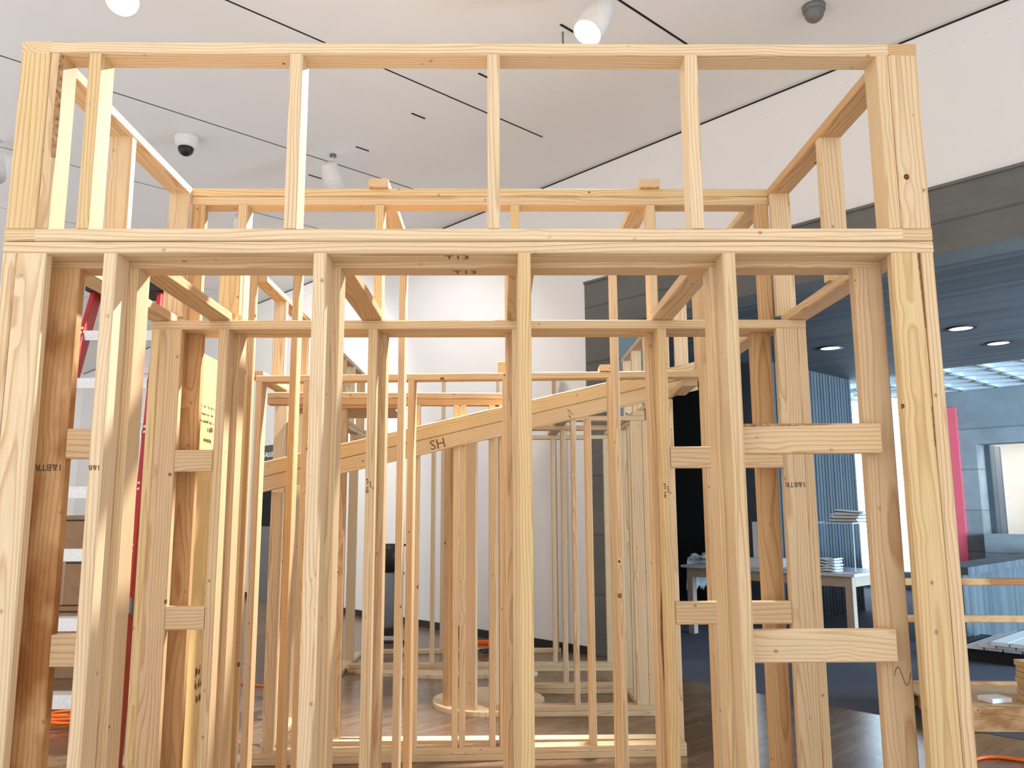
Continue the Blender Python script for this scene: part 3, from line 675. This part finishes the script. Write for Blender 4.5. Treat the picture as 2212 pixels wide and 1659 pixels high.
# upright vacuum by the wall
t = thing('vacuum_cleaner', 'black upright vacuum machine standing by the white wall', 'vacuum', (-1.30, 9.62, 0))
tube('tank', t, GREYP, [(0, 0, .14), (0, 0, .18), (0, 0, .72), (0, 0, .76)], [.10, .115, .115, .09], 18)
tube('motor_head', t, BLACK, [(0, 0, .76), (0, 0, .80), (.01, 0, 1.0), (.01, 0, 1.08)], [.06, .115, .12, .08], 18)
tube('handle', t, BLACK, [(0, 0, 1.02), (.12, 0, 1.06), (.25, 0, 1.07)], .014, 8)
tube('hose', t, BLACK, [(.08, -.05, .9), (.17, -.05, .75), (.12, -.06, .6), (.11, -.07, .5)], .02, 8)
for x in (-.09, .10):
    tube('wheel', t, BLACK, [(x, -.02, .07), (x + .03, -.02, .07)], .07, 16)
tube('wand', t, BLACK, [(-.12, -.25, .02), (.28, -.27, .02)], .018, 8)
box('chassis', t, BLACK, -.10, .10, -.10, .10, .06, .15, .01)

# ================================================================== side hall furniture
def at(a, b, z=0): p = ab(a, b, z); return (p.x, p.y, p.z)
TB = thing('work_table', 'pale wooden work table with square legs in the side hall', 'table', at(8.31, 3.80, .003), RZ)
TZ = .80
box('table_top', TB, plain('white_table_top', (.62, .62, .62), .45), 0, .90, 0, 2.12, TZ - .033, TZ - .003, .003)
for x, y in ((.05, .05), (.77, .05), (.05, 1.99), (.77, 1.99)): box('leg', TB, TABLE, x, x + .08, y, y + .08, 0, TZ - .033, .003)
box('apron', TB, TABLE, .05, .07, .13, 1.99, TZ - .14, TZ - .033); box('apron', TB, TABLE, .83, .85, .13, 1.99, TZ - .14, TZ - .033)
box('apron', TB, TABLE, .13, .77, .05, .07, TZ - .14, TZ - .033); box('apron', TB, TABLE, .13, .77, 2.05, 2.07, TZ - .14, TZ - .033)
AB = thing('acrylic_case', 'clear acrylic display case standing on the work table', 'display case', at(8.57, 3.90, TZ + .001), RZ)
ACR = acrylic(); wt = .008
box('pane', AB, ACR, 0, wt, 0, .555, 0, .50); box('pane', AB, ACR, .49, .49 + wt, 0, .555, 0, .50)
box('pane', AB, ACR, wt, .49, 0, wt, 0, .50); box('pane', AB, ACR, wt, .49, .555 - wt, .555, 0, .50); box('top_pane', AB, ACR, 0, .498, 0, .555, .5, .51)
EDGE = plain('polished_acrylic_edge', (.72, .82, .88), .15)
for x, y in ((-.001, -.001), (.491, -.001), (-.001, .548), (.491, .548)): box('edge', AB, EDGE, x, x + .008, y, y + .008, 0, .5)
for x0, x1, y0_, y1 in ((-.002, .5, -.002, .006), (-.002, .5, .549, .557), (-.002, .006, .006, .549), (.492, .5, .006, .549)): box('rim', AB, EDGE, x0, x1, y0_, y1, .5, .5115)
PS_ = thing('paper_stack', 'slumped stack of white papers on top of the acrylic case', 'papers', at(8.68, 4.06, TZ + .514), RZ)
rg = random.Random(4)
for i in range(11):
    z = .001 + i * .0112
    box('sheet', PS_, PAPER if i % 3 else GREYP, 0, .22, -.15, .15, 0, .0105, 0, Matrix.Translation((rg.uniform(-.015, .02), rg.uniform(-.02, .03) - i * .006, z)) @ Matrix.Rotation(rg.uniform(-.12, .12), 4, 'Z') @ Matrix.Rotation(.03 * max(0, i - 7), 4, 'X'))
FS = thing('folded_sheeting', 'folded pile of translucent sheeting beside the acrylic case', 'sheeting', at(8.37, 4.00, TZ + .003), RZ)
for i in range(5):
    bm = bmesh.new(); bmesh.ops.create_grid(bm, x_segments=10, y_segments=14, size=.5)
    for v_ in bm.verts:
        v_.co.x *= .17; v_.co.y *= .44 + rg.uniform(-.01, .01); v_.co.z = i * .028 + .006 * math.sin(v_.co.y * 40 + i) + rg.uniform(0, .005) + .007
    g = bmesh.ops.extrude_face_region(bm, geom=bm.faces[:]); bmesh.ops.translate(bm, verts=[e for e in g['geom'] if isinstance(e, bmesh.types.BMVert)], vec=(0, 0, .016))
    bmesh.ops.recalc_face_normals(bm, faces=bm.faces[:]); o = from_bm('fold', bm, PLASTIC, FS, True); o.location = (.09, .24, 0)
WP = thing('display_plinth', 'white L-shaped display stand on the work table', 'display stand', at(8.46, 4.78, TZ + .001), RZ)
box('base', WP, PAPER, 0, .35, 0, .38, 0, .10, .002); box('upright', WP, PAPER, .15, .175, .02, .33, .10, .51, .002)
bm = bmesh.new(); bmesh.ops.create_grid(bm, x_segments=18, y_segments=18, size=.5)
for v_ in bm.verts:
    x, y = v_.co.x, v_.co.y
    over = max(0, y - .05) ; hang = min(over, .45)
    v_.co = Vector((x * .55, min(y, .08) * .5 + .06 * math.sin(x * 9) * hang, .03 + .03 * math.sin(x * 13 + y * 7) * math.cos(y * 11) + .02 * math.sin(x * 31) - hang * .85))
g = bmesh.ops.extrude_face_region(bm, geom=bm.faces[:]); bmesh.ops.translate(bm, verts=[e for e in g['geom'] if isinstance(e, bmesh.types.BMVert)], vec=(0, .004, .012))
bmesh.ops.recalc_face_normals(bm, faces=bm.faces[:])
o = from_bm('plastic_sheet', bm, PLASTIC, None, True); o.location = at(8.76, 5.90, TZ + .045); o.rotation_euler = (0, 0, RZ); tag(o, 'crumpled clear plastic hanging over the end of the work table', 'plastic')
pk = thing('wall_panel_art', 'tall pink-red panel leaning on the far concrete wall', 'panel', at(FA, 5.05), RZ)
box('panel', pk, PINK, -.06, -.002, 0, .55, .40, 3.21, .003)
# pallet with white lumber
PL = thing('pallet', 'dark pallet carrying white boards in front of the low concrete wall', 'pallet', at(8.75, 2.15), RZ)
for i in range(3): box('skid', PL, BLACK, .05 + i * .42, .13 + i * .42, 0, 1.0, 0, .11)
for i in range(8): box('slat', PL, BLACK, 0, 1.0, i * .125, i * .125 + .10, .11, .135)
rows = []
for lay, z in enumerate((.136, .172, .208)):
    for j in range(4 - lay):
        WB = box('white_board', None, PAPER, -.02 - .07 * lay, 1.0, j * .16 + .03 * lay, j * .16 + .03 * lay + .145, 0, .034, .002); WB.location = at(8.70, 2.30, z); WB.rotation_euler = (0, 0, RZ)
        tag(WB, ('white-painted board in the bottom layer on the dark pallet', 'white-painted board in the middle layer on the dark pallet', 'white-painted board in the top layer on the dark pallet')[lay], 'board', 'white boards on the pallet')
# timber cart at the right edge
CT = thing('timber_cart', 'low wooden timber cart with rails at the right', 'cart', (2.94, 5.62, 0), math.radians(-4))
CTM = Matrix.Translation((2.94, 5.62, 0)) @ Matrix.Rotation(math.radians(-4), 4, 'Z')
for z in (.885, .612): board('rail', CT, .0, 2.2, .70, .738, z, z + .052, 'stain')
for x in (1.9,): board('post', CT, x, x + T_, .739, .777, .165, 1.0, 'brown')
board('side_board', CT, 0, 2.2, 0, T_, .004, .162, 'stain'); board('side_board', CT, 0, 2.2, .70, .738, .004, .185, 'stain')
board('deck_board', CT, 0, 2.2, T_ + .001, .37, .142, .162, 'brown'); board('deck_board', CT, 0, 2.2, .372, .699, .142, .162, 'brown')
for y in (.12, .55): board('skid', CT, .1, 2.1, y, y + .09, .002, .140, 'brown')
for i in range(7):
    o = board('lumber_offcut', None, 0, .5, 0, .20, 0, .036, 'yellow'); o.matrix_basis = CTM @ Matrix.Translation((.60 + .006 * (i % 3), .04 + .004 * (i % 2), .163 + i * .0385)) @ o.matrix_basis
    tag(o, 'yellow lumber offcut on the timber cart, ' + ('lowest of its stack', 'second from the bottom of its stack', 'third from the bottom of its stack', 'in the middle of its stack', 'third from the top of its stack', 'second from the top of its stack', 'topmost of its stack')[i], 'lumber', 'yellow offcuts on the cart')
o = box('white_block', None, PAPER, 0, .16, 0, .13, 0, .03, .003); o.matrix_basis = CTM @ Matrix.Translation((.36, .09, .1635)) @ Matrix.Rotation(.3, 4, 'Z'); tag(o, 'small white block lying on the deck of the timber cart', 'block')
